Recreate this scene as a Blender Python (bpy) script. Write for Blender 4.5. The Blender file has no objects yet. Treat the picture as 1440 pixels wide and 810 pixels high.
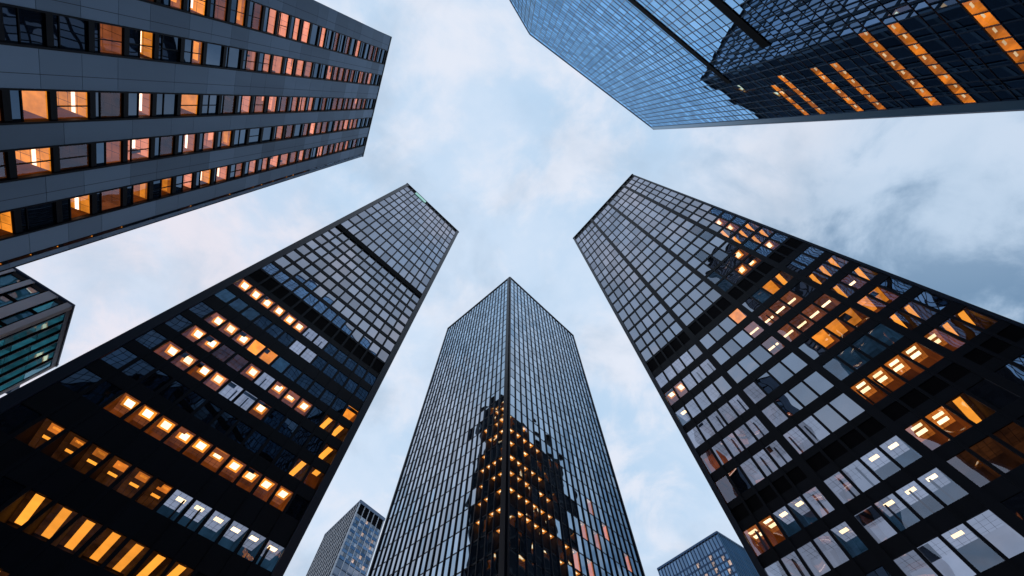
import bpy, math, random
from mathutils import Vector, noise as mnoise
random.seed(7)
C = bpy.context.scene.collection
SC = bpy.context.scene
R = math.radians

# ------------------------------------------------------------------ camera
W0, H0, F = 1440.0, 810.0, 540.0             # photograph size and focal length in its pixels
ELEV = math.pi / 2 - math.atan2(225.0, F)    # the zenith lies 225 px above the picture's centre
FW = Vector((0, math.cos(ELEV), math.sin(ELEV)))
RT = Vector((1, 0, 0))
UP = RT.cross(FW)
EYE = Vector((0, 0, 1.6))
cd = bpy.data.cameras.new('camera')
cam = bpy.data.objects.new('camera', cd)
C.objects.link(cam)
cam.location = EYE
cam.rotation_euler = (math.pi / 2 + ELEV, 0, 0)
cd.sensor_width = 36.0
cd.lens = 36.0 * F / W0
cd.clip_end = 8000
cd.clip_start = 0.05
SC.camera = cam

# ------------------------------------------------------------------ light and sky
SUN_EL, SUN_AZ = R(11), R(-60)
w = bpy.data.worlds.new('World')
SC.world = w
w.use_nodes = True
nt = w.node_tree
nt.nodes.clear()
def N(t, kind, **kw):
    n = t.nodes.new(kind)
    for k, v in kw.items(): setattr(n, k, v)
    return n
def LK(t, a, b): t.links.new(a, b)
out = N(nt, 'ShaderNodeOutputWorld')
bg = N(nt, 'ShaderNodeBackground')
bg.inputs['Strength'].default_value = 0.106
LK(nt, bg.outputs[0], out.inputs[0])
sky = N(nt, 'ShaderNodeTexSky', sky_type='NISHITA')
sky.sun_disc = False
sky.sun_elevation = SUN_EL
sky.sun_rotation = SUN_AZ
sky.air_density = 1.0; sky.dust_density = 0.6; sky.ozone_density = 2.0
tc = N(nt, 'ShaderNodeTexCoord')
sep = N(nt, 'ShaderNodeSeparateXYZ')
LK(nt, tc.outputs['Generated'], sep.inputs[0])
zm = N(nt, 'ShaderNodeMath', operation='MAXIMUM'); zm.inputs[1].default_value = 0.0
LK(nt, sep.outputs['Z'], zm.inputs[0])
zc = N(nt, 'ShaderNodeMath', operation='ADD'); zc.inputs[1].default_value = 0.35
LK(nt, zm.outputs[0], zc.inputs[0])
dv = []
for ax in 'XY':
    d = N(nt, 'ShaderNodeMath', operation='DIVIDE')
    LK(nt, sep.outputs[ax], d.inputs[0]); LK(nt, zc.outputs[0], d.inputs[1]); dv.append(d)
cmb = N(nt, 'ShaderNodeCombineXYZ')
LK(nt, dv[0].outputs[0], cmb.inputs[0]); LK(nt, dv[1].outputs[0], cmb.inputs[1])   # a flat cloud deck overhead
def cloud_noise(scale, detail, rough, off, dist=0.0):
    m = N(nt, 'ShaderNodeMapping'); m.inputs['Location'].default_value = off
    LK(nt, cmb.outputs[0], m.inputs[0])
    n = N(nt, 'ShaderNodeTexNoise'); n.inputs['Scale'].default_value = scale
    n.inputs['Detail'].default_value = detail; n.inputs['Roughness'].default_value = rough
    n.inputs['Distortion'].default_value = dist
    LK(nt, m.outputs[0], n.inputs['Vector'])
    return n.outputs['Fac']
def ramp(src, a, b, lo=0.0, hi=1.0):
    r = N(nt, 'ShaderNodeMapRange', interpolation_type='SMOOTHSTEP')
    r.inputs[1].default_value = a; r.inputs[2].default_value = b
    r.inputs[3].default_value = lo; r.inputs[4].default_value = hi
    LK(nt, src, r.inputs[0]); return r.outputs[0]
def cmix(fac, a, b):
    m = N(nt, 'ShaderNodeMix', data_type='RGBA')
    if isinstance(fac, float): m.inputs[0].default_value = fac
    else: LK(nt, fac, m.inputs[0])
    for s, v in ((m.inputs[6], a), (m.inputs[7], b)):
        if isinstance(v, tuple): s.default_value = (*v, 1)
        else: LK(nt, v, s)
    return m.outputs[2]
def math2(op, a, b):
    m = N(nt, 'ShaderNodeMath', operation=op)
    for s, v in ((m.inputs[0], a), (m.inputs[1], b)):
        if isinstance(v, float): s.default_value = v
        else: LK(nt, v, s)
    return m.outputs[0]
def px_ray(x, y):
    return (FW * F + RT * (x - 720) - UP * (y - 405)).normalized()
def bank(x, y, inner, outer):            # a soft bank of cloud round one direction of the sky
    d = N(nt, 'ShaderNodeVectorMath', operation='DOT_PRODUCT')
    LK(nt, tc.outputs['Generated'], d.inputs[0]); d.inputs[1].default_value = px_ray(x, y)
    return ramp(d.outputs['Value'], math.cos(R(outer)), math.cos(R(inner)))
n1 = cloud_noise(2.7, 6, 0.56, (3.1, 1.7, 0), 0.35)
n2 = cloud_noise(4.6, 7, 0.58, (8.3, 4.2, 0), 0.35)
n3 = cloud_noise(3.4, 6, 0.55, (1.3, 9.1, 0), 0.3)
blue = cmix(0.97, sky.outputs[0], (4.9, 6.6, 8.6))
veil = cmix(ramp(n1, 0.36, 0.66), blue, (6.2, 7.35, 8.9))
warm = cmix(math2('MULTIPLY', ramp(n2, 0.44, 0.64), 0.85), veil, (7.6, 7.95, 8.9))
shade = cmix(math2('MULTIPLY', ramp(n3, 0.47, 0.68), 0.75), warm, (4.3, 5.5, 7.0))
# grey-blue undersides towards the right of the picture
gr = math2('MULTIPLY', bank(1480, 320, 9.0, 36.0), ramp(n2, 0.36, 0.60, 1.0, 0.2))
g1 = cmix(math2('MULTIPLY', gr, 0.95), shade, (1.5, 2.6, 4.1))
gl = math2('MULTIPLY', bank(1330, 250, 3.0, 13.0), ramp(n2, 0.4, 0.62, 0.2, 0.6))
g2 = cmix(gl, g1, (5.2, 6.6, 8.3))
pk = math2('MULTIPLY', bank(190, 400, 5.0, 24.0), ramp(n2, 0.36, 0.6, 0.25, 0.85))
g3 = cmix(pk, g2, (8.0, 7.65, 8.4))
LK(nt, g3, bg.inputs['Color'])
sd = bpy.data.lights.new('sun', 'SUN')
sd.energy = 0.5; sd.angle = R(14); sd.color = (1.0, 0.88, 0.76)
so = bpy.data.objects.new('sun', sd)
C.objects.link(so)
so.location = (-60, 90, 220)
dirv = Vector((math.sin(SUN_AZ) * math.cos(SUN_EL), math.cos(SUN_AZ) * math.cos(SUN_EL), math.sin(SUN_EL)))
so.rotation_euler = (-dirv).to_track_quat('-Z', 'Y').to_euler()
SC.view_settings.view_transform = 'Standard'
SC.view_settings.look = 'None'
SC.view_settings.exposure = 0.0
SC.view_settings.gamma = 1.0
SC.view_settings.use_curve_mapping = False
SC.render.engine = 'CYCLES'
SC.cycles.use_denoising = True
SC.cycles.max_bounces = 8
SC.cycles.transparent_max_bounces = 12
SC.cycles.sample_clamp_indirect = 6.0

# ------------------------------------------------------------------ materials
def rnd_nodes(t):
    """a random number for each pane: its island in the mesh and the object it belongs to"""
    g = N(t, 'ShaderNodeNewGeometry'); oi = N(t, 'ShaderNodeObjectInfo')
    c = N(t, 'ShaderNodeCombineXYZ')
    LK(t, g.outputs['Random Per Island'], c.inputs[0]); LK(t, oi.outputs['Random'], c.inputs[1])
    wn = N(t, 'ShaderNodeTexWhiteNoise', noise_dimensions='3D')
    s = N(t, 'ShaderNodeVectorMath', operation='SCALE'); s.inputs['Scale'].default_value = 917.0
    LK(t, c.outputs[0], s.inputs[0]); LK(t, s.outputs[0], wn.inputs['Vector'])
    return g, wn
def new_mat(name):
    m = bpy.data.materials.new(name); m.use_nodes = True
    m.node_tree.nodes.clear()
    return m, m.node_tree, N(m.node_tree, 'ShaderNodeOutputMaterial')
def glass(name, tint=(0.62, 0.70, 0.80), refl=0.30, tilt=0.012, wave=0.01, wscale=0.5, clear=False, base=(0.008, 0.010, 0.014), var=0.25, trans=0.75, ior=1.5):
    m, t, o = new_mat(name)
    g, wn = rnd_nodes(t)
    def off(src, amp, mid=0.5):
        a = N(t, 'ShaderNodeVectorMath', operation='SUBTRACT'); a.inputs[1].default_value = (mid,) * 3
        LK(t, src, a.inputs[0])
        b = N(t, 'ShaderNodeVectorMath', operation='SCALE'); b.inputs['Scale'].default_value = amp
        LK(t, a.outputs[0], b.inputs[0]); return b.outputs[0]
    nz = N(t, 'ShaderNodeTexNoise'); nz.inputs['Scale'].default_value = wscale; nz.inputs['Detail'].default_value = 1.0
    # every pane warps in its own way: shift the noise by the pane's random number
    sc = N(t, 'ShaderNodeVectorMath', operation='SCALE'); sc.inputs['Scale'].default_value = 40.0
    LK(t, wn.outputs['Color'], sc.inputs[0])
    pa = N(t, 'ShaderNodeVectorMath', operation='ADD')
    LK(t, g.outputs['Position'], pa.inputs[0]); LK(t, sc.outputs[0], pa.inputs[1])
    LK(t, pa.outputs[0], nz.inputs['Vector'])
    a1 = N(t, 'ShaderNodeVectorMath', operation='ADD'); a2 = N(t, 'ShaderNodeVectorMath', operation='ADD')
    LK(t, g.outputs['Normal'], a1.inputs[0]); LK(t, off(wn.outputs['Color'], tilt), a1.inputs[1])
    LK(t, a1.outputs[0], a2.inputs[0]); LK(t, off(nz.outputs['Color'], wave), a2.inputs[1])
    nm = N(t, 'ShaderNodeVectorMath', operation='NORMALIZE'); LK(t, a2.outputs[0], nm.inputs[0])
    gl = N(t, 'ShaderNodeBsdfGlossy'); gl.inputs['Roughness'].default_value = 0.012
    # coating differs a little from pane to pane
    vr = N(t, 'ShaderNodeMapRange'); vr.inputs[3].default_value = 1.0 - var; vr.inputs[4].default_value = 1.0 + var * 0.4
    LK(t, wn.outputs['Value'], vr.inputs[0])
    tn = N(t, 'ShaderNodeVectorMath', operation='SCALE'); tn.inputs[0].default_value = tint
    LK(t, vr.outputs[0], tn.inputs['Scale']); LK(t, tn.outputs[0], gl.inputs['Color'])
    LK(t, nm.outputs[0], gl.inputs['Normal'])
    if clear:
        b = N(t, 'ShaderNodeBsdfTransparent'); b.inputs['Color'].default_value = (trans, trans * 0.98, trans * 0.95, 1)
    else:
        b = N(t, 'ShaderNodeBsdfDiffuse'); b.inputs['Color'].default_value = (*base, 1)
    lw = N(t, 'ShaderNodeFresnel'); lw.inputs['IOR'].default_value = ior
    f = N(t, 'ShaderNodeMath', operation='MULTIPLY_ADD', use_clamp=True)
    LK(t, lw.outputs[0], f.inputs[0]); f.inputs[1].default_value = 0.8; f.inputs[2].default_value = refl
    mx = N(t, 'ShaderNodeMixShader')
    LK(t, f.outputs[0], mx.inputs[0]); LK(t, b.outputs[0], mx.inputs[1]); LK(t, gl.outputs[0], mx.inputs[2])
    LK(t, mx.outputs[0], o.inputs[0])
    return m
def solid(name, col, rough=0.5, metal=0.0, var=0.15, vscale=0.25, spec=0.5, bump=0.0, stretch=(1, 1, 0.15)):
    m, t, o = new_mat(name)
    p = N(t, 'ShaderNodeBsdfPrincipled')
    p.inputs['Roughness'].default_value = rough; p.inputs['Metallic'].default_value = metal
    p.inputs['Specular IOR Level'].default_value = spec
    tcn = N(t, 'ShaderNodeTexCoord'); mp = N(t, 'ShaderNodeMapping'); mp.inputs['Scale'].default_value = stretch
    LK(t, tcn.outputs['Object'], mp.inputs[0])
    nz = N(t, 'ShaderNodeTexNoise'); nz.inputs['Scale'].default_value = vscale; nz.inputs['Detail'].default_value = 6
    LK(t, mp.outputs[0], nz.inputs['Vector'])
    g, wn = rnd_nodes(t)
    ad = N(t, 'ShaderNodeMath', operation='ADD'); LK(t, nz.outputs['Fac'], ad.inputs[0])
    iw = N(t, 'ShaderNodeMath', operation='MULTIPLY'); iw.inputs[1].default_value = 0.6
    LK(t, wn.outputs['Value'], iw.inputs[0]); LK(t, iw.outputs[0], ad.inputs[1])
    r = N(t, 'ShaderNodeMapRange'); r.inputs[1].default_value = 0.4; r.inputs[2].default_value = 1.2
    r.inputs[3].default_value = 1 - var; r.inputs[4].default_value = 1 + var
    LK(t, ad.outputs[0], r.inputs[0])
    s = N(t, 'ShaderNodeVectorMath', operation='SCALE'); s.inputs[0].default_value = col
    LK(t, r.outputs[0], s.inputs['Scale']); LK(t, s.outputs[0], p.inputs['Base Color'])
    LK(t, p.outputs[0], o.inputs[0])
    return m
def glow(name, col, strength, var=0.35, tex=0.0):
    """surfaces glowing behind a window (lit room, lamp, stand-in for a reflection): each differs a little"""
    m, t, o = new_mat(name)
    e = N(t, 'ShaderNodeEmission'); e.inputs['Color'].default_value = (*col, 1)
    g, wn = rnd_nodes(t)
    r = N(t, 'ShaderNodeMapRange'); r.inputs[3].default_value = strength * (1 - var); r.inputs[4].default_value = strength * (1 + var)
    LK(t, wn.outputs['Value'], r.inputs[0])
    src = r.outputs[0]
    if tex:
        nz = N(t, 'ShaderNodeTexNoise'); nz.inputs['Scale'].default_value = 0.9; nz.inputs['Detail'].default_value = 3
        LK(t, g.outputs['Position'], nz.inputs['Vector'])
        q = N(t, 'ShaderNodeMapRange'); q.inputs[1].default_value = 0.3; q.inputs[2].default_value = 0.7
        q.inputs[3].default_value = 1 - tex; q.inputs[4].default_value = 1 + tex
        LK(t, nz.outputs['Fac'], q.inputs[0])
        mu = N(t, 'ShaderNodeMath', operation='MULTIPLY'); LK(t, src, mu.inputs[0]); LK(t, q.outputs[0], mu.inputs[1]); src = mu.outputs[0]
    LK(t, src, e.inputs['Strength']); LK(t, e.outputs[0], o.inputs[0])
    return m
M = {
 'black_steel': solid('black_steel', (0.006, 0.008, 0.014), 0.5, 0.0, 0.3, spec=0.12),
 'blue_steel': solid('blue_steel', (0.008, 0.016, 0.036), 0.4, 0.0, 0.35, spec=0.28),
 'louvre': solid('louvre', (0.004, 0.004, 0.006), 0.7, 0.0, 0.3, spec=0.05),
 'stone': solid('stone', (0.27, 0.37, 0.50), 0.7, 0.0, 0.28, 0.16, spec=0.3),
 'stone_joint': solid('stone_joint', (0.05, 0.06, 0.08), 0.8, 0.0, 0.1),
 'white_frame': solid('white_frame', (0.74, 0.79, 0.86), 0.5, 0.0, 0.12),
 'pale_metal': solid('pale_metal', (0.42, 0.47, 0.55), 0.4, 0.3, 0.12),
 'mid_metal': solid('mid_metal', (0.16, 0.22, 0.32), 0.4, 0.3, 0.15),
 'strip_metal': solid('strip_metal', (0.10, 0.26, 0.42), 0.3, 0.5, 0.2),
 'navy_metal': solid('navy_metal', (0.025, 0.075, 0.17), 0.35, 0.3, 0.2),
 'core': solid('core', (0.012, 0.012, 0.015), 0.8, 0.0, 0.1),
 'room_dark': solid('room_dark', (0.06, 0.05, 0.045), 0.8, 0.0, 0.2),
 'paving': solid('paving', (0.10, 0.10, 0.105), 0.75, 0.0, 0.2, 0.6, stretch=(1, 1, 1)),
 'roofing': solid('roofing', (0.06, 0.06, 0.065), 0.9, 0.0, 0.2, 0.4, stretch=(1, 1, 1)),
 'g_black': glass('g_black', (0.70, 0.73, 0.84), 0.38, 0.020, 0.022, 0.35),
 'g_black_clear': glass('g_black_clear', (0.62, 0.66, 0.78), 0.22, 0.020, 0.022, 0.35, clear=True),
 'g_dark': glass('g_dark', (0.14, 0.16, 0.20), 0.0, 0.02, 0.02, 0.3, base=(0.004, 0.005, 0.008)),  # on unseen sides the weak mirror keeps other towers' reflections dark
 'g_dark_clear': glass('g_dark_clear', (0.14, 0.16, 0.20), 0.0, 0.02, 0.02, 0.3, clear=True, trans=0.85),
 'g_fin': glass('g_fin', (0.68, 0.84, 1.0), 0.52, 0.05, 0.05, 0.25),
 'g_fin_clear': glass('g_fin_clear', (0.60, 0.74, 0.90), 0.30, 0.035, 0.05, 0.25, clear=True),
 'g_blue': glass('g_blue', (0.36, 0.64, 0.96), 0.0, 0.014, 0.012, 0.12, ior=1.62, base=(0.006, 0.016, 0.035)),
 'g_blue_clear': glass('g_blue_clear', (0.42, 0.60, 0.85), 0.0, 0.014, 0.012, 0.12, ior=1.5, clear=True, trans=0.95),
 'g_sky': glass('g_sky', (0.38, 0.62, 0.95), 0.32, 0.03, 0.03, 0.3, base=(0.008, 0.02, 0.05)),
 'g_low': glass('g_low', (0.62, 0.70, 0.84), 0.07, 0.020, 0.025, 0.30),  # weaker mirror puts the dark reflection into the lower floors' glass
 'g_low_clear': glass('g_low_clear', (0.62, 0.70, 0.84), 0.06, 0.020, 0.025, 0.30, clear=True, trans=0.85),
 'g_wave': glass('g_wave', (0.70, 0.73, 0.84), 0.40, 0.024, 0.05, 0.30),
 'g_wave_clear': glass('g_wave_clear', (0.62, 0.66, 0.78), 0.20, 0.024, 0.05, 0.30, clear=True),
 'g_ribbon': glass('g_ribbon', (0.40, 0.55, 0.75), 0.20, 0.015, 0.015, 0.35, base=(0.008, 0.014, 0.025)),
 'g_ribbon_clear': glass('g_ribbon_clear', (0.40, 0.50, 0.65), 0.12, 0.015, 0.015, 0.35, clear=True, trans=0.9),
 'g_teal': glass('g_teal', (0.50, 0.80, 0.95), 0.30, 0.03, 0.06, 0.2, base=(0.08, 0.36, 0.50)),
 'g_mosaic': glass('g_mosaic', (0.72, 0.78, 0.88), 0.45, 0.10, 0.03, 0.3, var=0.6),
 'g_teal_clear': glass('g_teal_clear', (0.50, 0.80, 0.95), 0.20, 0.03, 0.06, 0.2, clear=True, trans=0.8),
 'ceil_orange': glow('ceil_orange', (1.0, 0.27, 0.035), 0.55, 0.45, 0.35),
 'ceil_flat': glow('ceil_flat', (1.0, 0.31, 0.030), 1.15, 0.3, 0.3),
 'ceil_amber': glow('ceil_amber', (1.0, 0.27, 0.016), 2.6, 0.45, 0.4),
 'ceil_dim': glow('ceil_dim', (1.0, 0.33, 0.09), 0.035, 0.5, 0.5),
 'ceil_salmon': glow('ceil_salmon', (1.0, 0.32, 0.17), 0.80, 0.7, 0.15),
 'teal_sky': glow('teal_sky', (0.05, 0.36, 0.52), 0.26, 0.5, 0.4),  # glow stands in for sky reflected in the teal glass
 'ceil_pale': glow('ceil_pale', (1.0, 0.72, 0.58), 0.6, 0.5, 0.3),
 'reflected_sky': glow('reflected_sky', (0.56, 0.68, 1.0), 0.46, 0.25, 0.1),  # pale glow stands in for sky reflected in the panes
 'ceil_blue': glow('ceil_blue', (0.10, 0.30, 0.60), 0.10, 0.5, 0.4),
 'ceil_brown': glow('ceil_brown', (1.0, 0.28, 0.10), 0.18, 0.6, 0.3),
 'wall_warm': glow('wall_warm', (1.0, 0.22, 0.03), 0.12, 0.5, 0.4),
 'lamp_white': glow('lamp_white', (1.0, 0.72, 0.42), 3.2, 0.25),
 'lamp_orange': glow('lamp_orange', (1.0, 0.36, 0.04), 1.5, 0.2, 0.1),
 'lamp_tube': glow('lamp_tube', (1.0, 0.66, 0.48), 3.4, 0.3),
 'green_panel': glow('green_panel', (0.45, 0.85, 0.80), 0.75, 0.05),
}

# ------------------------------------------------------------------ mesh building
def project(p):
    d = p - EYE
    z = d.dot(FW)
    if z < 0.1: return None
    return (720 + F * d.dot(RT) / z, 405 - F * d.dot(UP) / z)
class MB:
    def __init__(s): s.v, s.f, s.m, s.mats = [], [], [], []
    def mi(s, mat):
        if mat not in s.mats: s.mats.append(mat)
        return s.mats.index(mat)
    def poly(s, pts, mat):
        b = len(s.v); s.v.extend(pts); s.f.append(tuple(range(b, b + len(pts)))); s.m.append(s.mi(mat))
    def hexa(s, c, mat):
        """c: eight corners, bottom four then top four, each going round the same way"""
        b = len(s.v); s.v.extend(c); k = s.mi(mat)
        for q in ((0, 3, 2, 1), (4, 5, 6, 7), (0, 1, 5, 4), (1, 2, 6, 5), (2, 3, 7, 6), (3, 0, 4, 7)):
            s.f.append(tuple(b + i for i in q)); s.m.append(k)
    def build(s, name, parent, base):
        if not s.f: return None
        me = bpy.data.meshes.new(name)
        me.from_pydata([tuple(Vector(p) - base) for p in s.v], [], s.f)
        for k in s.mats: me.materials.append(M[k])
        me.polygons.foreach_set('material_index', s.m)
        me.update()
        o = bpy.data.objects.new(name, me); C.objects.link(o)
        o.parent = parent
        return o
class Face:
    """one facade: u along it, v down from the roof, w out of it, in units of k metres"""
    def __init__(s, o, e, d, n, k, width, height):
        s.o, s.e, s.d, s.n, s.k, s.w, s.h = o, e, d, n, k, width, height
    def pt(s, u, v, w=0.0): return s.o + (s.e * u + s.d * v + s.n * w) * s.k
    def box(s, mb, u0, u1, v0, v1, w0, w1, mat):
        P = s.pt
        mb.hexa([P(u0, v1, w0), P(u1, v1, w0), P(u1, v1, w1), P(u0, v1, w1),
                 P(u0, v0, w0), P(u1, v0, w0), P(u1, v0, w1), P(u0, v0, w1)], mat)
    def quad(s, mb, u0, u1, v0, v1, w, mat):
        mb.poly([s.pt(u0, v1, w), s.pt(u1, v1, w), s.pt(u1, v0, w), s.pt(u0, v0, w)], mat)
def roof(x, y, H):
    d = px_ray(x, y); return d * (H / d.z)
def tower_faces(pix, H, k, vp=(720, 180), depth=40.0, more=None):
    """pix: the roof corners seen in the photograph, from one end to the other. Returns facades (the seen ones
    first, then the hidden ones that close the plan) in units where the roof is H units above the eye."""
    P = [roof(x, y, H) * k + EYE for x, y in pix]
    if more: P += [p * k + EYE for p in more]
    dn = px_ray(*vp); dn = -dn / dn.z
    height = H + 1.6 / k
    fs = []
    n = len(P)
    cen = sum(P, Vector()) / n
    for i in range(n):
        a, b = P[i], P[(i + 1) % n]
        e = (b - a); wd = e.length / k; e.normalize()
        nn = e.cross(dn).normalized()
        if nn.dot(a + (b - a) / 2 - cen) < 0: nn = -nn
        fs.append(Face(a, e, dn, nn, k, wd, height))
    base = cen + dn * (cen.z / 1.0)
    base = Vector((base.x, base.y, 0))
    return fs, P, dn, base, cen
def thing(name, label, cat, base, group=None):
    o = bpy.data.objects.new(name, None); C.objects.link(o)
    o.location = base; o.empty_display_size = 2
    o['label'] = label; o['category'] = cat
    if group: o['group'] = group
    return o

class Tower:
    def __init__(s, name, label, fs, P, dn, base, cen):
        s.root = thing(name, label, 'skyscraper', base, None)
        s.fs, s.P, s.dn, s.base, s.cen = fs, P, dn, base, cen
        s.mb = {}
        s.win = []      # (pixels, [glass mesh, room mesh, lamp mesh], lit)
        s.k = fs[0].k
    def part(s, name): return s.mb.setdefault(name, MB())
    def window(s, f, u0, u1, v0, v1, style, mats, seen, w=0.0, rd=3.6):
        """one window: its pane, and behind a lit one the room with its lamps"""
        gl, rm, lp = MB(), MB(), MB()
        lit = style is not None
        f.quad(gl, u0, u1, v0, v1, w, mats[1] if lit else mats[0])
        if lit: room(f, rm, lp, u0, u1, v0, v1, w, style, rd)
        area = 0.0
        if seen:
            q = [project(f.pt(*c, w)) for c in ((u0, v0), (u1, v0), (u1, v1), (u0, v1))]
            if all(q):
                cx = sum(p[0] for p in q) / 4; cy = sum(p[1] for p in q) / 4
                if -15 < cx < 1455 and -15 < cy < 825:
                    area = abs(sum(q[i][0] * q[(i + 1) % 4][1] - q[(i + 1) % 4][0] * q[i][1] for i in range(4))) / 2
        s.win.append((area, gl, rm, lp, lit))
    def finish(s, limit=98):
        for name, mb in s.mb.items():
            o = mb.build(name.split('#')[0], s.root, s.base)
            if o and name == 'spandrel_glass': o['kind'] = 'stuff'
        s.win.sort(key=lambda a: -a[0])
        rest = MB()
        for i, (area, gl, rm, lp, lit) in enumerate(s.win):
            if i < limit and area > 3:
                o = gl.build('window', s.root, s.base)
                if lit:
                    o['label'] = 'window with a lit room or painted reflection glowing behind the glass'
                    rm.build('lit_room', o, s.base)  # also holds the glow that stands in for reflections
                    lp.build('ceiling_lamp', o, s.base)
            else:
                for b in (gl, rm, lp):
                    for fc, k in zip(b.f, b.m): rest.poly([b.v[j] for j in fc], b.mats[k])
        o = rest.build('window', s.root, s.base)
        if o: o['kind'] = 'stuff'
        # the dark inner core keeps the light of one side from showing through to the other
    def core(s, inset=4.2, top=0.4):
        P = [p + (s.cen - p).normalized() * (inset * s.k * 1.45) for p in s.P]
        mb = s.part('core_wall')
        n = len(P); t = [p + s.dn * top * s.k for p in P]; b = [p + s.dn * (p.z - 0.02) for p in P]
        for i in range(n):
            j = (i + 1) % n; mb.poly([b[i], b[j], t[j], t[i]], 'core')
    def roof_slab(s, drop=0.25, mat='roofing'):
        mb = s.part('roof')
        n = len(s.P); Q = [p + (s.cen - p).normalized() * 0.12 for p in s.P]
        t = [p + s.dn * drop * s.k for p in Q]; b = [p + s.dn * (drop + 0.6) * s.k for p in Q]
        mb.poly(t, mat); mb.poly(b[::-1], mat)
        for i in range(n):
            j = (i + 1) % n; mb.poly([b[i], b[j], t[j], t[i]], mat)
ST = {  # style: ceiling, walls, [(u from, u to, depth from, depth to, lamp or its painted halo)]
 'core':   ('ceil_brown', 'wall_warm', [(.10, .90, .22, 2.15, 'ceil_flat'), (.26, .74, .48, 1.72, 'lamp_white')]),  # the wider plate paints the orange halo round the lamp
 'flat':   ('ceil_flat', 'wall_warm', []),
 'hot':    ('ceil_flat', 'wall_warm', [(.03, .97, 1.15, 1.5, 'lamp_tube')]),
 'hot2':   ('ceil_orange', 'wall_warm', [(.1, .9, .3, .9, 'ceil_flat'), (.03, .97, 1.9, 2.2, 'lamp_tube')]),
 'amber':  ('ceil_amber', 'ceil_amber', [(.32, .68, .35, .6, 'lamp_white')]),
 'dim':    ('ceil_dim', 'ceil_dim', [(.2, .35, .6, 2.2, 'ceil_dim')]),
 'dim2':   ('ceil_dim', 'room_dark', [(.30, .92, .25, 1.6, 'ceil_orange'), (.45, .85, .5, .95, 'ceil_flat'), (.3, .8, 2.6, 3.1, 'lamp_orange')]),
 'strip':  ('ceil_dim', 'room_dark', [(.28, .70, .12, 5.9, 'lamp_orange')]),
 'sky_pane':   ('reflected_sky', 'reflected_sky', []),
 'cream':  ('ceil_pale', 'ceil_pale', []),
 'teal':   ('teal_sky', 'teal_sky', []),
 'spot':   ('ceil_dim', 'room_dark', [(.10, .90, .10, 1.35, 'ceil_flat'), (.32, .68, .35, .75, 'lamp_white')]),
 'blue':   ('ceil_blue', 'ceil_blue', []),
 'lamp':   ('reflected_sky', 'ceil_blue', [(.25, .75, .7, 1.45, 'lamp_white')]),  # ceiling glow stands in for reflected sky around the lamp
 'double': ('ceil_orange', 'wall_warm', [(.2, .78, .35, .95, 'lamp_white'), (.2, .78, 1.55, 2.3, 'lamp_white')]),
 'cove':   ('ceil_brown', 'ceil_brown', [(.04, .96, 1.75, 2.25, 'lamp_white')]),
 'pale':   ('ceil_pale', 'ceil_salmon', [(.3, .7, .6, 1.2, 'lamp_tube')]),
 'tube':   ('ceil_salmon', 'ceil_brown', [(.03, .97, 1.5, 1.85, 'lamp_tube')]),
 'tube2':  ('ceil_salmon', 'ceil_brown', [(.03, .97, .9, 1.15, 'lamp_tube')]),
 'salmon': ('ceil_salmon', 'ceil_brown', []),
 'rose':   ('ceil_brown', 'ceil_brown', []),
}
def room(f, rm, lp, u0, u1, v0, v1, w, style, rd):
    ce, wa, lamps = ST[style]
    g = 0.02; a, b, t, bt = u0 + g, u1 - g, v0 + g, v1 - g
    P = f.pt; n, d = w - 0.06, w - rd
    rm.poly([P(a, t, n), P(b, t, n), P(b, t, d), P(a, t, d)], ce)
    rm.poly([P(a, bt, d), P(b, bt, d), P(b, t, d), P(a, t, d)], wa)
    rm.poly([P(a, bt, n), P(a, bt, d), P(a, t, d), P(a, t, n)], wa)
    rm.poly([P(b, bt, n), P(b, bt, d), P(b, t, d), P(b, t, n)], wa)
    rm.poly([P(a, bt, n), P(b, bt, n), P(b, bt, d), P(a, bt, d)], 'room_dark')
    wd = b - a
    if style not in ('flat', 'amber', 'blue'):
        for q in (.33, .67):
            f.quad(rm, a + wd * q - .015, a + wd * q + .015, t + .02, t + .06, n - .1, 'room_dark')
            rm.poly([P(a + wd * q - .02, t + .035, n), P(a + wd * q + .02, t + .035, n), P(a + wd * q + .02, t + .035, d), P(a + wd * q - .02, t + .035, d)], 'room_dark')
        for q in (.28, .56, .84):
            z = n + (d - n) * q
            rm.poly([P(a, t + .03, z), P(b, t + .03, z), P(b, t + .03, z - .04), P(a, t + .03, z - .04)], 'room_dark')
        if style in ('sky_pane', 'lamp', 'double', 'tube', 'cove') and random.random() < .4:
            q = a + wd * random.uniform(.1, .8)
            f.box(rm, q, q + wd * .1, t + .2, bt, n - 1.4, n - .7, 'room_dark')
    ju = random.uniform(-.07, .07); jd = random.uniform(-.15, .2)
    for (q0, q1, d0, d1, mt) in lamps:
        z_ = .09 if mt == 'lamp_white' else .05
        f.box(lp, a + wd * max(.02, q0 + ju), a + wd * min(.98, q1 + ju), t + z_, t + z_ + .03, n - max(0.02, d0 + jd), n - min(rd - .1, d1 + jd), mt)
    if style in ('core', 'double', 'dim2', 'tube', 'salmon', 'sky_pane', 'flat') and random.random() < 0.35:      # a blind let part of the way down
        hh = (bt - t) * random.uniform(.15, .45)
        f.box(rm, a, a + wd * random.choice((.32, .5, 1.0)), t + .02, t + hh, n - .12, n - .09, 'room_dark' if random.random() < .5 else ce)

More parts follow.
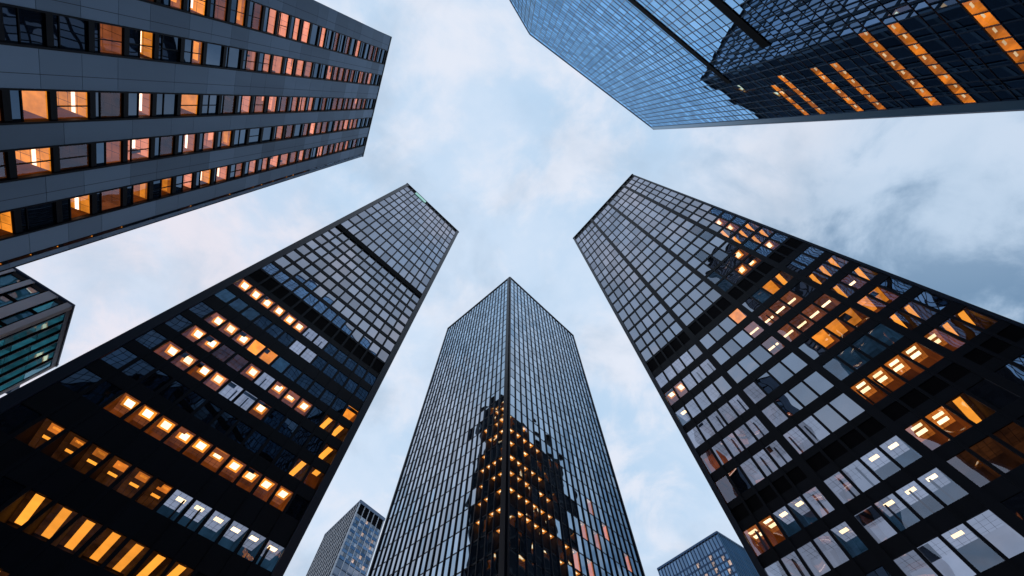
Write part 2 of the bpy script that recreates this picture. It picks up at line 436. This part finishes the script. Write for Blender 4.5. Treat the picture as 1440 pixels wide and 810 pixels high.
# glowing windows read off the photograph: (along the facade, below the roof, style, some glowing in place of reflections)
LEFT= [(3.2,131.4,'core'),(5.6,131.5,'core'),(8.0,131.6,'core'),(10.4,131.8,'core'),(13.0,132.0,'core'),(15.8,132.4,'core'),(5.5,142.9,'core'),(8.0,143.1,'core'),(10.5,143.3,'core'),(13.1,143.1,'flat'),(15.6,143.0,'flat'),(2.9,135.5,'blue'),(5.4,135.4,'blue'),(7.9,136.0,'blue'),(18.2,143.0,'blue'),(22.5,145.2,'blue'),(25.2,145.3,'blue'),(17.9,132.7,'sky_pane'),(20.5,132.0,'sky_pane'),(17.9,137.1,'sky_pane'),(20.4,137.9,'sky_pane'),(16.2,136.7,'sky_pane'),(3.7,147.1,'core'),(6.0,147.1,'core'),(8.3,147.2,'core'),(10.4,147.1,'dim'),(13.1,147.1,'dim'),(16.0,147.4,'core'),(18.0,147.4,'sky_pane'),(20.8,147.7,'core'),(23.2,147.7,'core'),(25.7,148.7,'core'),(3.8,151.4,'strip'),(6.1,151.9,'core'),(8.5,152.2,'core'),(10.9,152.3,'core'),(13.4,152.3,'core'),(15.8,152.2,'sky_pane'),(17.9,152.3,'sky_pane'),(20.6,152.7,'core'),(6.8,162.3,'core'),(8.4,161.5,'core'),(11.1,161.7,'core'),(13.3,161.7,'core'),(15.7,161.8,'core'),(18.2,161.9,'core'),(21.1,162.2,'core'),(23.1,162.2,'core'),(25.5,162.4,'core'),(27.9,162.4,'core'),(30.3,162.6,'core'),(5.6,168.3,'dim2'),(7.8,168.5,'dim2'),(10.0,168.5,'dim2'),(12.7,168.7,'dim2'),(15.8,168.5,'dim2'),(17.7,168.5,'dim2'),(20.5,168.5,'lamp'),(22.9,168.4,'lamp'),(25.0,168.6,'lamp'),(27.6,168.9,'lamp'),(29.9,168.9,'lamp'),(31.9,169.0,'lamp'),(9.5,174.2,'strip'),(12.4,174.5,'strip'),(14.8,174.5,'strip'),(17.5,174.6,'strip'),(20.6,174.6,'strip'),(22.8,174.5,'strip'),(24.7,174.1,'strip'),(12.9,178.2,'strip'),(15.0,178.1,'strip'),(32.7,144.2,'flat'),(30.7,148.2,'strip'),(32.8,148.1,'strip'),(31.5,152.8,'strip'),(33.2,152.9,'strip'),(29.9,157.5,'strip'),(32.9,157.5,'strip')]
RIGHT= [(31.6,126.9,'flat'),(24.7,126.8,'flat'),(24.3,132.4,'cove'),(26.1,133.0,'cove'),(28.4,132.6,'cove'),(31.4,131.8,'cove'),(24.2,138.4,'cove'),(26.6,137.8,'cove'),(28.9,137.6,'cove'),(31.2,137.8,'cove'),(32.9,137.7,'cove'),(35.2,137.7,'cove'),(37.4,137.6,'cove'),(39.2,137.8,'cove'),(41.3,104.3,'strip'),(41.2,108.5,'strip'),(39.7,112.5,'strip'),(34.9,125.5,'strip'),(36.8,131.9,'strip'),(36.6,136.1,'strip'),(39.0,131.5,'strip'),(41.6,132.0,'strip'),(42.0,136.7,'strip'),(29.3,144.2,'flat'),(31.6,144.4,'flat'),(34.1,144.5,'flat'),(36.4,144.6,'flat'),(38.3,144.7,'flat'),(39.9,143.9,'flat'),(26.8,149.5,'blue'),(29.0,150.1,'blue'),(31.9,150.4,'blue'),(31.2,148.2,'blue'),(33.7,150.8,'blue'),(38.1,147.7,'strip'),(38.7,149.4,'strip'),(39.6,150.1,'strip'),(27.8,156.6,'double'),(30.0,156.6,'double'),(32.4,156.6,'double'),(35.0,156.6,'double'),(29.7,154.7,'double'),(32.0,154.8,'double'),(34.6,154.7,'double'),(37.2,154.7,'double'),(38.7,155.5,'strip'),(39.4,156.5,'strip'),(41.2,156.5,'strip'),(25.7,163.2,'double'),(25.8,164.9,'double'),(30.2,163.0,'double'),(29.9,164.3,'double'),(32.2,163.5,'strip'),(27.5,168.9,'dim'),(28.7,168.8,'dim'),(30.8,168.7,'dim'),(32.9,168.4,'dim'),(26.5,171.2,'dim'),(1.8,164.4,'double'),(4.8,164.3,'double'),(1.0,134.1,'core'),(3.8,134.0,'core'),(7.8,164.3,'lamp'),(9.9,164.2,'lamp'),(1.9,139.7,'lamp'),(2.2,152.2,'dim'),(0.7,157.5,'dim'),(19.7,163.3,'lamp'),(22.4,163.2,'lamp'),(20.1,165.1,'lamp'),(22.6,165.0,'lamp'),(17.7,169.1,'lamp'),(20.2,169.0,'lamp'),(23.3,168.9,'lamp'),(11.2,169.6,'lamp'),(20.0,175.0,'lamp'),(39.3,92.3,'core'),(38.9,98.3,'core'),(33.7,111.7,'core'),(33.7,116.3,'core'),(31.1,115.7,'core'),(39.1,116.8,'core'),(41.9,103.4,'strip'),(39.1,103.6,'strip'),(41.5,109.5,'strip'),(42.2,110.9,'strip'),(36.1,104.2,'strip'),(37.5,99.9,'strip'),(35.0,85.0,'blue'),(34.7,93.8,'blue'),(29.6,97.4,'blue'),(30.9,106.0,'blue'),(36.4,110.6,'blue'),(27.7,110.2,'blue'),(27.4,116.7,'blue'),(28.0,126.1,'blue')]  # upper-right orange rooms stand in for wavy reflected lights
CL= [(3.1,106.0,'spot'),(5.7,106.4,'spot'),(3.8,110.1,'spot'),(3.2,113.6,'spot'),(8.4,111.1,'spot'),(5.3,114.2,'spot'),(3.0,119.4,'spot'),(5.6,119.5,'spot'),(7.7,119.7,'spot'),(4.6,125.0,'spot'),(8.8,124.3,'spot'),(6.8,125.5,'spot'),(2.8,129.0,'spot'),(5.5,129.0,'spot'),(8.1,129.6,'spot'),(2.8,133.6,'spot'),(5.5,133.8,'spot'),(8.1,134.0,'spot'),(2.9,138.0,'spot'),(5.8,138.0,'spot'),(8.5,138.0,'spot'),(3.6,141.9,'spot'),(2.6,143.4,'spot'),(5.5,142.3,'spot'),(8.4,142.4,'spot'),(2.9,146.1,'spot')]
CR= [(1.3,116.2,'spot'),(4.5,115.4,'spot'),(7.2,114.6,'spot'),(4.3,119.2,'spot'),(7.0,119.1,'spot'),(2.1,120.3,'spot'),(9.9,119.5,'spot'),(12.5,119.2,'spot'),(7.4,123.9,'spot'),(1.7,129.1,'spot'),(4.3,128.9,'spot'),(7.2,128.9,'spot'),(10.3,128.7,'spot'),(12.8,128.5,'spot'),(1.5,133.7,'spot'),(4.4,133.7,'spot'),(7.4,133.7,'spot'),(13.0,133.1,'spot'),(15.7,133.0,'spot'),(1.7,138.2,'spot'),(4.4,137.8,'spot'),(7.6,137.5,'spot'),(10.2,137.7,'spot'),(12.9,137.6,'spot'),(15.8,137.4,'spot'),(4.6,141.6,'spot'),(7.3,141.9,'spot'),(10.0,141.6,'spot'),(12.9,141.8,'spot'),(15.9,141.6,'spot'),(18.8,141.5,'spot'),(18.6,146.4,'spot'),(21.3,145.0,'spot'),(21.3,141.5,'pale'),(26.6,141.4,'pale'),(33.0,124.5,'pale'),(39.1,129.4,'pale'),(45.2,132.3,'pale'),(29.0,132.5,'pale'),(34.0,132.6,'pale')]

# ------------------------------------------------------------------ the towers
def plan(pix, H, depth):
    """back corners of a plan whose seen side is the first and last roof corner of pix"""
    a, b = roof(*pix[0], H), roof(*pix[-1], H)
    e = (b - a).normalized(); n = Vector((-e.y, e.x, 0))
    if n.dot(a + b) < 0: n = -n
    return [b + n * depth, a + n * depth]
def edges(*runs):
    """columns of panes: (start, count, pitch) -> [(u0, u1)]"""
    r = []
    for s0, c, p in runs: r += [(s0 + i * p, s0 + (i + 1) * p) for i in range(c)]
    return r
def lookup(lit, cols, rows):
    d = {}
    for u, v, st in lit:
        c = min(range(len(cols)), key=lambda i: abs((cols[i][0] + cols[i][1]) / 2 - u))
        r = min(range(len(rows)), key=lambda i: abs(rows[i][0] - v))
        d[(c, r)] = st
    return d
def grid(T, f, cols, rows, lit, mats, seen, mw=.34, mp=.22, sp=.10, cw=None, steel='black_steel', black_rows=(), names=('mullion_grid', 'spandrel_panel'), rd=3.6, chance=0.0, low=1e9):
    """a curtain wall: panes between upright mullions and level spandrels"""
    mg, sg = T.part(names[0]), T.part(names[1])
    ul, ur = cols[0][0], cols[-1][1]
    f.box(T.part('corner_column#a%s' % f.o), 0, ul, 0, f.h, -.5, mp + .10, 'blue_steel')                     # corner columns
    f.box(T.part('corner_column#b%s' % f.o), ur, f.w, 0, f.h, -.5, mp + .10, 'blue_steel')
    for i in range(1, len(cols)):
        a, b = cols[i - 1][1], cols[i][0]
        if b - a > .05: f.box(mg, a - mw / 2, b + mw / 2, .1, f.h, -.3, mp + .04, steel)
        else: f.box(mg, a - mw / 2, a + mw / 2, .1, f.h, -.2, mp, steel)
    prev = 0.0
    for j, (vc, hh) in enumerate(rows):
        if vc - hh > prev + .02:
            for a, b in cols: f.box(sg, a + .02, b - .02, prev, vc - hh, -.35, sp, steel)
        prev = vc + hh
        if j in black_rows:
            f.box(T.part('louvre_band#%d%s' % (j, f.o)), ul, ur, vc - hh, vc + hh, -.3, .02, 'louvre')
            continue
        for i, (a, b) in enumerate(cols):
            st = lit.get((i, j))
            if st is None and chance and random.random() < chance: st = 'core'
            ms = mats[2:] if len(mats) > 2 and vc > low else mats
            T.window(f, a + (mw / 2 if i else .02), b - (mw / 2 if i < len(cols) - 1 else .02), vc - hh, vc + hh, st, ms, seen, rd=6.2 if st in ('strip', 'dim2') else rd)
    if prev < f.h: f.box(sg, ul, ur, prev, f.h, -.35, sp, steel)

# left black tower -------------------------------------------------
pix = [(572.7, 258.7), (644.3, 326.3)]
K = 0.70
T = Tower('office_tower', 'black tower at left with a dark band near its top and orange windows below', *tower_faces(pix, 200, K, more=plan(pix, 200, 72)))
rowsL = [(1.9, 1.1)] + [(7 + 7.5 * i, 3.25) for i in range(11)] + [(90.2 + 4.65 * i, 1.75) for i in range(8)] + [(127.0, 1.9)] + \
        [(v, 1.5) for v in (131.8, 136.8, 142.6, 147.3, 152.2, 157.0, 161.9)] + [(v, 1.5) for v in (168.5, 174.5, 180.2, 186, 192, 198)]
blackL = {0, 20}
for i, f in enumerate(T.fs):
    n = 13
    b = 1.15 if i % 2 == 0 else 1.15
    cols = edges((b, n, (f.w - 2 * b) / n))
    grid(T, f, cols, rowsL, lookup(LEFT, cols, rowsL) if i == 0 else {}, ('g_black', 'g_black_clear', 'g_low', 'g_low_clear') if i == 0 else ('g_dark', 'g_dark_clear'), i == 0, low=128, mw=.42, black_rows=blackL, chance=0 if i == 0 else .13)
    f.box(T.part('roof_parapet'), -.25, f.w + .25, -.35, .25, -.6, .42, 'black_steel')
    if i == 0:
        f.quad(T.part('sign_panel'), 6.0, 12.6, .5, 4.0, .36, 'green_panel')
        f.box(T.part('louvre_band#m'), b, f.w - b, 84.9, 87.9, -.3, .34, 'louvre')
T.core(7.0); T.roof_slab(); T.finish()

# right black tower ------------------------------------------------
pix = [(806.7, 335.2), (889.3, 245.8)]
T = Tower('office_tower', 'black tower at right with orange windows on one side and pale panes on the other', *tower_faces(pix, 200, K, more=plan(pix, 200, 112)))
cR = (2.0, 8.0, 16.5, 24.5, 32.5, 40.5, 48, 55, 61.5, 68, 74.6, 81.2, 87.6, 94, 100, 105.8, 111.4, 116.4, 121.2, 127.1, 133.0, 139.0, 144.7, 150.3, 155.8, 159.9, 164.0, 169.0, 174.4, 180, 186, 192, 198)
hR = [1.3] + [3.45] * 5 + [3.2] * 2 + [2.75] * 5 + [2.6, 2.5, 2.4, 2.2, 2.1, 1.9] + [1.95] * 6 + [1.0] + [1.75] * 2 + [1.9] * 5
rowsR = list(zip(cR, hR))
for i, f in enumerate(T.fs):
    if i == 0: cols = edges((.7, 5, 2.43), (13.7, 4, 2.7), (25.3, 4, 2.6), (36.4, 3, 2.07))
    else: cols = edges((1.1, 15, (f.w - 2.2) / 15))
    litR = lookup(RIGHT, cols, rowsR) if i == 0 else {}
    if i == 0:
        for j, (vc, hh) in enumerate(rowsR):
            for c, (a, b) in enumerate(cols):
                if vc > 122 and b < 12 + (vc - 122) * .25 and j not in (18, 25) and (c, j) not in litR and random.random() < .9: litR[(c, j)] = 'sky_pane'  # pale glow put behind these panes in place of reflected sky
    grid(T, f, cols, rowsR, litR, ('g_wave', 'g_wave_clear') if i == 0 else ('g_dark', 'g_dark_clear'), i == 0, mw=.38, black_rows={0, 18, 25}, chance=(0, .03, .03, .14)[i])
    f.box(T.part('roof_parapet'), -.25, f.w + .25, -.35, .25, -.6, .42, 'black_steel')
T.core(7.0); T.roof_slab(); T.finish()

# centre tower -----------------------------------------------------
pix = [(630, 462), (717, 390), (806, 472)]
KC = 0.85
A, B_, D_ = [roof(*p, 200) for p in pix]
T = Tower('office_tower', 'blue grey glass tower seen corner on in the middle, with close upright fins', *tower_faces(pix, 200, KC, more=[A + D_ - B_]))
rowsC = [(2.55 + 4.8 * i, 2.25) for i in range(42)]
for i, f in enumerate(T.fs):
    if i == 0: lit = [(f.w - u, v, s) for u, v, s in CL]; cols = edges((.5, 22, (f.w - 2.0) / 22))
    elif i == 1: lit = CR; cols = edges((.6, 20, (f.w - 1.1) / 20))
    else: lit = []; cols = edges((.5, 14, (f.w - 1.0) / 14))
    grid(T, f, cols, rowsC, lookup(lit, cols, rowsC), ('g_fin', 'g_fin_clear'), i < 2, mw=.20, mp=.32, sp=.05, steel='blue_steel' if i < 2 else 'black_steel', names=('upright_fin', 'spandrel_panel'), rd=3.0, chance=0 if i < 2 else .1)
    f.box(T.part('roof_parapet'), -.1, f.w + .1, -.2, .3, -.6, .42, 'blue_steel')
T.core(); T.roof_slab(); T.finish()

# black tower behind the viewer: added unseen, to give the other towers' glass dark reflections
a, b = Vector((-88, -100, 0)), Vector((12, -183, 0))
KB = 0.8; HB = 335.0
e = (b - a).normalized(); n = Vector((e.y, -e.x, 0))
P = [a, b, b + n * 30, a + n * 30]
P = [Vector((p.x, p.y, HB)) for p in P]
fs = []
cen = sum(P, Vector()) / 4
for i in range(4):
    p, q = P[i], P[(i + 1) % 4]
    ee = (q - p).normalized(); nn = Vector((ee.y, -ee.x, 0))
    if nn.dot(p - cen) < 0: nn = -nn
    fs.append(Face(p, ee, Vector((0, 0, -1)), nn, KB, (q - p).length / KB, HB / KB))
T = Tower('office_tower', 'added black tower with scattered orange windows, seen only mirrored in the other towers', fs, P, Vector((0, 0, -1)), Vector((cen.x, cen.y, 0)), cen)
rowsB = [(4 + 5.6 * i, 1.8) for i in range(74)]
for i, f in enumerate(T.fs):
    n_ = max(3, round((f.w - 2) / 4.2)); cols = edges((1.0, n_, (f.w - 2) / n_))
    grid(T, f, cols, rowsB, {}, ('g_dark', 'g_dark_clear'), False, mw=.5, black_rows={0}, chance=.16 if i == 0 else 0)
T.core(); T.roof_slab(); T.finish()

# stone tower, upper left -------------------------------------------
pix = [(550, 52), (510, 220)]
KT = 0.92
VPT = (745, 145)
T = Tower('stone_tower', 'grey stone tower with long ribbons of windows glowing pink and orange', *tower_faces(pix, 120, KT, VPT, more=plan(pix, 120, 40)))
rib = [(3.4, 7.0), (9.6, 12.6), (15.9, 18.9), (21.0, 23.9), (26.5, 29.3)]
fl = [0.7, 3.4, 6.3]
while fl[-1] < 122: fl.append(fl[-1] + (2.75 if fl[-1] < 38 else 3.3 if fl[-1] < 46 else 3.5))
for i, f in enumerate(T.fs):
    st, fr = T.part('stone_pier'), T.part('window_frame')
    if i == 0: ribs, end = rib, 31.45
    else:
        m = 6; p = f.w / m; ribs = [(p * j + 1.6, p * j + p - 1.4) for j in range(m)]; end = f.w
    piers = []; prev = 0.0
    for a, b in ribs: piers.append((prev, a)); prev = b
    piers.append((prev, end))
    for a, b in piers:
        v = .02
        while v < f.h:
            ln = random.choice((3.5, 3.5, 5.2, 7.0)); v2 = min(f.h, v + ln)
            f.box(st, a, b, v + .02, v2 - .02, -.6, 0, 'stone')
            v = v2
        if i == 0 and b - a > 2.4: f.box(T.part('stone_joint'), a + (b - a) * .62, a + (b - a) * .62 + .05, .1, f.h, -.3, .004, 'stone_joint')
        f.box(T.part('stone_joint'), a + .05, b - .05, .1, f.h, -.62, -.035, 'stone_joint')
    for q, (a, b) in enumerate(ribs):
        f.box(fr, a, a + .16, .1, f.h, -.5, .05, 'black_steel')
        f.box(fr, b - .2, b, .1, f.h, -.5, .05, 'black_steel')
        for j in range(len(fl) - 1):
            v0, v1 = fl[j], fl[j + 1]
            if v0 > f.h - 1: break
            bar = .28 if v1 - v0 < 3 else .55
            f.box(fr, a + .16, b - .2, v0, v0 + bar, -.5, -.1, 'black_steel')
            top = v0 < 6
            cut = v0 + bar + (v1 - v0 - bar) * random.choice((.55, .62, .7, .8))
            r = random.random()
            if top or i > 0 and r > .4: s1 = None
            elif v0 > 56: s1 = 'hot' if r < .16 else 'hot2' if r < .28 else 'flat' if r < .32 else 'dim' if r < .40 else 'tube' if r < .56 else 'tube2' if r < .64 else 'salmon' if r < .72 else 'rose' if r < .8 else None
            elif v0 > 38: s1 = 'tube' if r < .34 else 'salmon' if r < .58 else 'tube2' if r < .68 else 'rose' if r < .80 else None
            else: s1 = 'rose' if r < .46 else 'salmon' if r < .58 else 'tube' if r < .70 else None
            wide = random.random() < .22
            T.window(f, a + .16, b - .2, v0 + bar, v1 if wide else cut - .05, s1, ('g_ribbon', 'g_ribbon_clear'), i == 0, w=-.3, rd=3.2)
            if not wide:
                f.box(fr, a + .16, b - .2, cut - .05, cut + .05, -.45, -.22, 'black_steel')
                T.window(f, a + .16, b - .2, cut + .05, v1, 'tube2' if s1 in ('tube', 'flat') and random.random() < .2 else None, ('g_ribbon', 'g_ribbon_clear'), i == 0, w=-.3, rd=3.2)
            if random.random() < .5 and v0 > 40:
                um = (a + b) / 2 + .1
                f.box(fr, um - .05, um + .05, v0 + bar, v1, -.33, -.24, 'black_steel')
    if i == 0:       # the last narrow strip before the corner is glass again
        f.box(fr, 31.45, 31.55, .1, f.h, -.5, .03, 'black_steel')
        v = .7
        while v < f.h:
            L_ = random.choice((2.0, 3.1, 4.2))
            T.window(f, 31.55, f.w - .12, v, v + L_, random.choice(('flat', 'hot', 'hot', None)) if v > 30 else None, ('g_ribbon', 'g_ribbon_clear'), True, w=-.1, rd=2.2)
            f.box(fr, 31.55, f.w - .12, v + L_, v + L_ + .4, -.4, -.05, 'black_steel'); v += L_ + .4
        f.box(fr, f.w - .12, f.w, .1, f.h, -.5, .02, 'black_steel')
    f.box(T.part('roof_parapet'), -.1, f.w + .1, -.35, .12, -.6, .10, 'black_steel')
T.core(3.6); T.roof_slab(); T.finish()

# blue glass tower, upper right --------------------------------------
pix = [(717, 0), (745, 48), (920, 182)]
KR = 0.75
pa = plan(pix[1:], 200, 46)
P2 = roof(*pix[1], 200) + (roof(*pix[0], 200) - roof(*pix[1], 200)) * 3.0      # that side runs on out of the frame
T = Tower('glass_tower', 'blue glass tower with two black bars and slanting rows of orange windows', *tower_faces(pix[1:], 200, KR, (720, 193), more=[pa[0], pa[1] + (P2 - roof(*pix[1], 200)), P2]))
rowsT = [(5.6 + 4.73 * i, .95) for i in range(41)]
litrow = {21: (58.6, 70.2), 22: (56.6, 70.2), 24: (57.0, 70.2), 25: (55.8, 70.2), 27: (53.4, 70.2), 28: (51.6, 70.2), 30: (51.6, 66.2)}
for i, f in enumerate(T.fs):
    mg, sg, pm = T.part('mullion_grid'), T.part('roof_parapet'), T.part('pale_trim')
    u1 = 70.0 if i == 0 else f.w
    n = max(3, round(u1 / 2.26)); p = u1 / n
    for c in range(n + 1):
        f.box(mg, max(0, c * p - .05), min(u1, c * p + .05), .2, f.h, -.1, .10, 'blue_steel')
    for j, (vc, hh) in enumerate(rowsT):
        if vc > f.h - 1.5: break
        for vv in (vc - hh, vc + hh): f.box(mg, 0, u1, vv - .05, vv + .05, -.1, .06, 'blue_steel')
        for c in range(n):
            a, b = c * p + .06, (c + 1) * p - .06
            s1 = None
            if i == 0 and j in litrow and litrow[j][0] <= (a + b) / 2 + .4 and (a + b) / 2 <= litrow[j][1]: s1 = 'amber'
            elif 0 < i < 4 and random.random() < .04: s1 = 'flat'
            gm = 'g_blue' if i == 0 or i == 4 and a > f.w - 27 else 'g_dark'  # out of frame, darker glass keeps mirrored views of it dark
            T.window(f, a, b, vc - hh + .06, vc + hh - .06, s1, (gm, 'g_blue_clear'), i in (0, 4), rd=2.6)
            nx = rowsT[j + 1][0] - rowsT[j + 1][1] if j + 1 < len(rowsT) else f.h
            f.quad(T.part('spandrel_glass'), a, b, vc + hh + .06, min(f.h, nx) - .06, 0, gm)
        if j == 0:
            for c in range(n): f.quad(T.part('spandrel_glass'), c * p + .06, (c + 1) * p - .06, .3, vc - hh - .06, 0, 'g_blue')
    if i == 0:
        f.box(T.part('black_bar#a'), -.02, 55.2, 90.9, 92.9, .0, .16, 'louvre')
        f.box(T.part('black_bar#b'), -.02, 48.6, 113.2, 115.8, .0, .16, 'louvre')
        f.box(T.part('corner_column'), 70.0, f.w, .2, f.h, -.4, .14, 'strip_metal')
        f.box(pm, f.w - .14, f.w + .10, .2, f.h, -.3, .20, 'pale_metal')
    f.box(sg, -.05, f.w + .05, -.3, .3, -.5, .14, 'navy_metal')
    f.box(pm, -.1, f.w + .1, -.55, -.3, -.6, .22, 'pale_metal')
T.core(3.4); T.roof_slab(); T.finish()

# teal block, far left -----------------------------------------------
pix = [(33, 387), (102, 430), (78, 515)]
Q = [roof(*p, 60) for p in pix]
Q0 = Q[1] + (Q[0] - Q[1]) * 2.6
fs, P, dn, base, cen = tower_faces(pix[1:], 60, .85, more=[Q0 + Q[2] - Q[1], Q0])
T = Tower('teal_block', 'low teal glass block with pale metal piers at the far left edge', fs, P, dn, base, cen)
for i, f in enumerate(T.fs):
    pr, bk = T.part('pale_pier'), T.part('black_fin')
    if i in (3, 1):            # the pier face and the one opposite
        rev = (lambda u: f.w - u) if i == 3 else (lambda u: u)
        g = [(.9 + 3.05 * j, 2.35 + 3.2 * j if j == 0 else .9 + 3.05 * j + 2.2) for j in range(int((f.w - 1) / 3.05))]
        prev = 0.0
        for a, b in g:
            lo, hi = sorted((rev(prev), rev(a))); f.box(pr, lo, hi, .0, f.h, -.4, .06, 'white_frame'); prev = b
            lo, hi = sorted((rev(a), rev(b)))
            f.box(bk, lo, lo + .22, .5, f.h, -.4, 0, 'louvre'); f.box(bk, hi - .22, hi, .5, f.h, -.4, 0, 'louvre')
            v = .5
            while v < f.h:
                h = 3.6
                T.window(f, lo + .22, hi - .22, v, min(f.h, v + h), 'teal' if random.random() < .5 else None, ('g_teal', 'g_teal_clear'), i == 3, w=-.25, rd=1.8)
                f.box(bk, lo + .22, hi - .22, min(f.h, v + h), min(f.h, v + h + .5), -.4, -.15, 'louvre'); v += h + .5
        lo, hi = sorted((rev(prev), rev(f.w))); f.box(pr, lo, hi, 0, f.h, -.4, .06, 'white_frame')
    else:
        f.box(pr, 0, .75, 0, f.h, -.4, .08, 'white_frame'); f.box(pr, f.w - .75, f.w, 0, f.h, -.4, .08, 'white_frame')
        f.box(pr, .75, f.w - .75, 0, .95, -.4, .07, 'mid_metal')
        m = 6 if f.w < 20 else 10; p = (f.w - 1.5) / m
        for j in range(m):
            a = .75 + j * p
            f.box(bk, a, a + p * .16, .95, f.h, -.4, .02, 'louvre')
            f.box(pr, a + p * .16, a + p * .22, .95, f.h, -.4, .10, 'mid_metal')
            f.box(bk, a + p * .93, a + p, .95, f.h, -.4, -.01, 'louvre')
            v = .95
            while v < f.h:
                h = random.choice((3.6, 4.2)); v1 = min(f.h, v + h)
                T.window(f, a + p * .22, a + p * .93, v, v1 - .06, 'teal' if random.random() < .7 else None, ('g_teal', 'g_teal_clear'), i == 0, w=-.03, rd=1.8); v = v1
    if i == 0: f.box(T.part('wall_bracket'), f.w - .02, f.w + 2.4, 4.9, 6.2, -1.6, -.5, 'navy_metal')
    f.box(T.part('roof_parapet'), -.15, f.w + .15, -.3, .0, -.5, .15, 'navy_metal')
T.core(2.0, .3); T.roof_slab(); T.finish()

# small tower with white fins, behind between left and centre ----------
pix = [(457, 752), (507, 704), (541, 730)]
Q = [roof(*p, 100) for p in pix]
fs, P, dn, base, cen = tower_faces(pix, 100, 1.2, more=[Q[0] + (Q[2] - Q[1]) * 1.0])
T = Tower('finned_tower', 'small distant tower with white upright fins and a blue and cream side', fs, P, dn, base, cen)
for i, f in enumerate(T.fs):
    fin, sp_ = T.part('white_fin'), T.part('spandrel_panel')
    if i in (1, 3):
        n = 5; p = (f.w - .8) / n
        f.box(fin, 0, .4, .0, f.h, -.3, .14, 'white_frame'); f.box(fin, f.w - .4, f.w, 0, f.h, -.3, .14, 'white_frame')
        for c in range(1, n): f.box(fin, .4 + c * p - .11, .4 + c * p + .11, .7, f.h, -.3, .16, 'white_frame')
        f.box(T.part('roof_opening#%d' % i), .4, f.w - .4, .9, 4.6, -.3, -.12, 'louvre')
        v = 4.6; j = 0
        while v < f.h:
            low = v > 19.5
            for c in range(n):
                a, b = .4 + c * p + .11, .4 + (c + 1) * p - .11
                m_ = (a + b) / 2
                if low: T.window(f, a, b, v + .15, min(f.h, v + 2.0), None, ('g_black', 'g_black'), i == 1)
                else:
                    T.window(f, a, m_ - .05, v + .05, v + 1.15, 'cream' if random.random() < .12 else None, ('g_mosaic', 'g_ribbon_clear'), i == 1, rd=1.6)  # cream glow stands in for a pale reflection in the pane
                    T.window(f, m_ + .05, b, v + .05, v + 1.15, None, ('g_mosaic', 'g_mosaic'), i == 1)
                    f.quad(T.part('spandrel_glass'), a, b, v + 1.2, v + 2.15, 0, 'g_sky')
            if low: f.box(sp_, .4, f.w - .4, v + 2.0, min(f.h, v + 2.4), -.2, .05, 'mid_metal')
            v += 2.4 if low else 2.2
    else:
        n = 13; p = f.w / n
        for c in range(n + 1): f.box(fin, max(0, c * p - .15), min(f.w, c * p + .15), .3, f.h, -.3, .10, 'white_frame')
        v = .8
        while v < f.h:
            for c in range(n): T.window(f, c * p + .15, (c + 1) * p - .15, v, min(f.h, v + 1.6), None, ('g_dark', 'g_dark'), i == 0)
            f.box(sp_, .1, f.w - .1, min(f.h, v + 1.6), min(f.h, v + 2.3), -.3, .05, 'blue_steel'); v += 2.3
    f.box(T.part('roof_parapet'), -.1, f.w + .1, -.3, .9 if i in (1, 3) else .3, -.5, .2, 'mid_metal')
T.core(1.6, .6); T.roof_slab(); T.finish()

# small blue tower, behind between centre and right ---------------------
pix = [(925, 800), (1008, 748), (1024, 758)]
Q = [roof(*p, 100) for p in pix]
Qe = Q[1] + (Q[2] - Q[1]) * 3.0
fs, P, dn, base, cen = tower_faces(pix[:2], 100, 1.2, more=[Qe, Qe + Q[0] - Q[1]])
T = Tower('blue_tower', 'small distant navy glass tower low between the middle and right towers', fs, P, dn, base, cen)
for i, f in enumerate(T.fs):
    fin, sp_ = T.part('navy_fin'), T.part('spandrel_panel')
    n = round(f.w / 1.45); p = f.w / n
    for c in range(n + 1): f.box(fin, max(0, c * p - .13), min(f.w, c * p + .13), .3, f.h, -.3, .30, 'navy_metal' if i == 0 else 'strip_metal')
    v = .9; j = 0
    while v < f.h:
        hh = 4.2 if j == 0 else 1.6
        for c in range(n):
            s1 = 'cream' if i == 0 and j in (1, 2, 3, 4) and c > n * .45 and random.random() < .4 else None
            T.window(f, c * p + .13, (c + 1) * p - .13, v, min(f.h, v + hh), s1, ('g_sky', 'g_ribbon_clear'), i in (0, 1), rd=1.6)
        f.box(sp_, .1, f.w - .1, min(f.h, v + hh), min(f.h, v + hh + .6), -.3, .06, 'navy_metal'); v += hh + .6; j += 1
    f.box(T.part('roof_parapet'), -.1, f.w + .1, -.2, .5, -.5, .34, 'navy_metal')
T.core(1.6, .6); T.roof_slab(); T.finish()

# ------------------------------------------------------------------ the ground
g = MB()
S_ = 3000.0
g.poly([Vector((-S_, -S_, 0)), Vector((S_, -S_, 0)), Vector((S_, S_, 0)), Vector((-S_, S_, 0))], 'paving')
o = g.build('ground', None, Vector((0, 0, 0)))
o['kind'] = 'structure'; o['label'] = 'grey stone paving of the plaza between the towers'
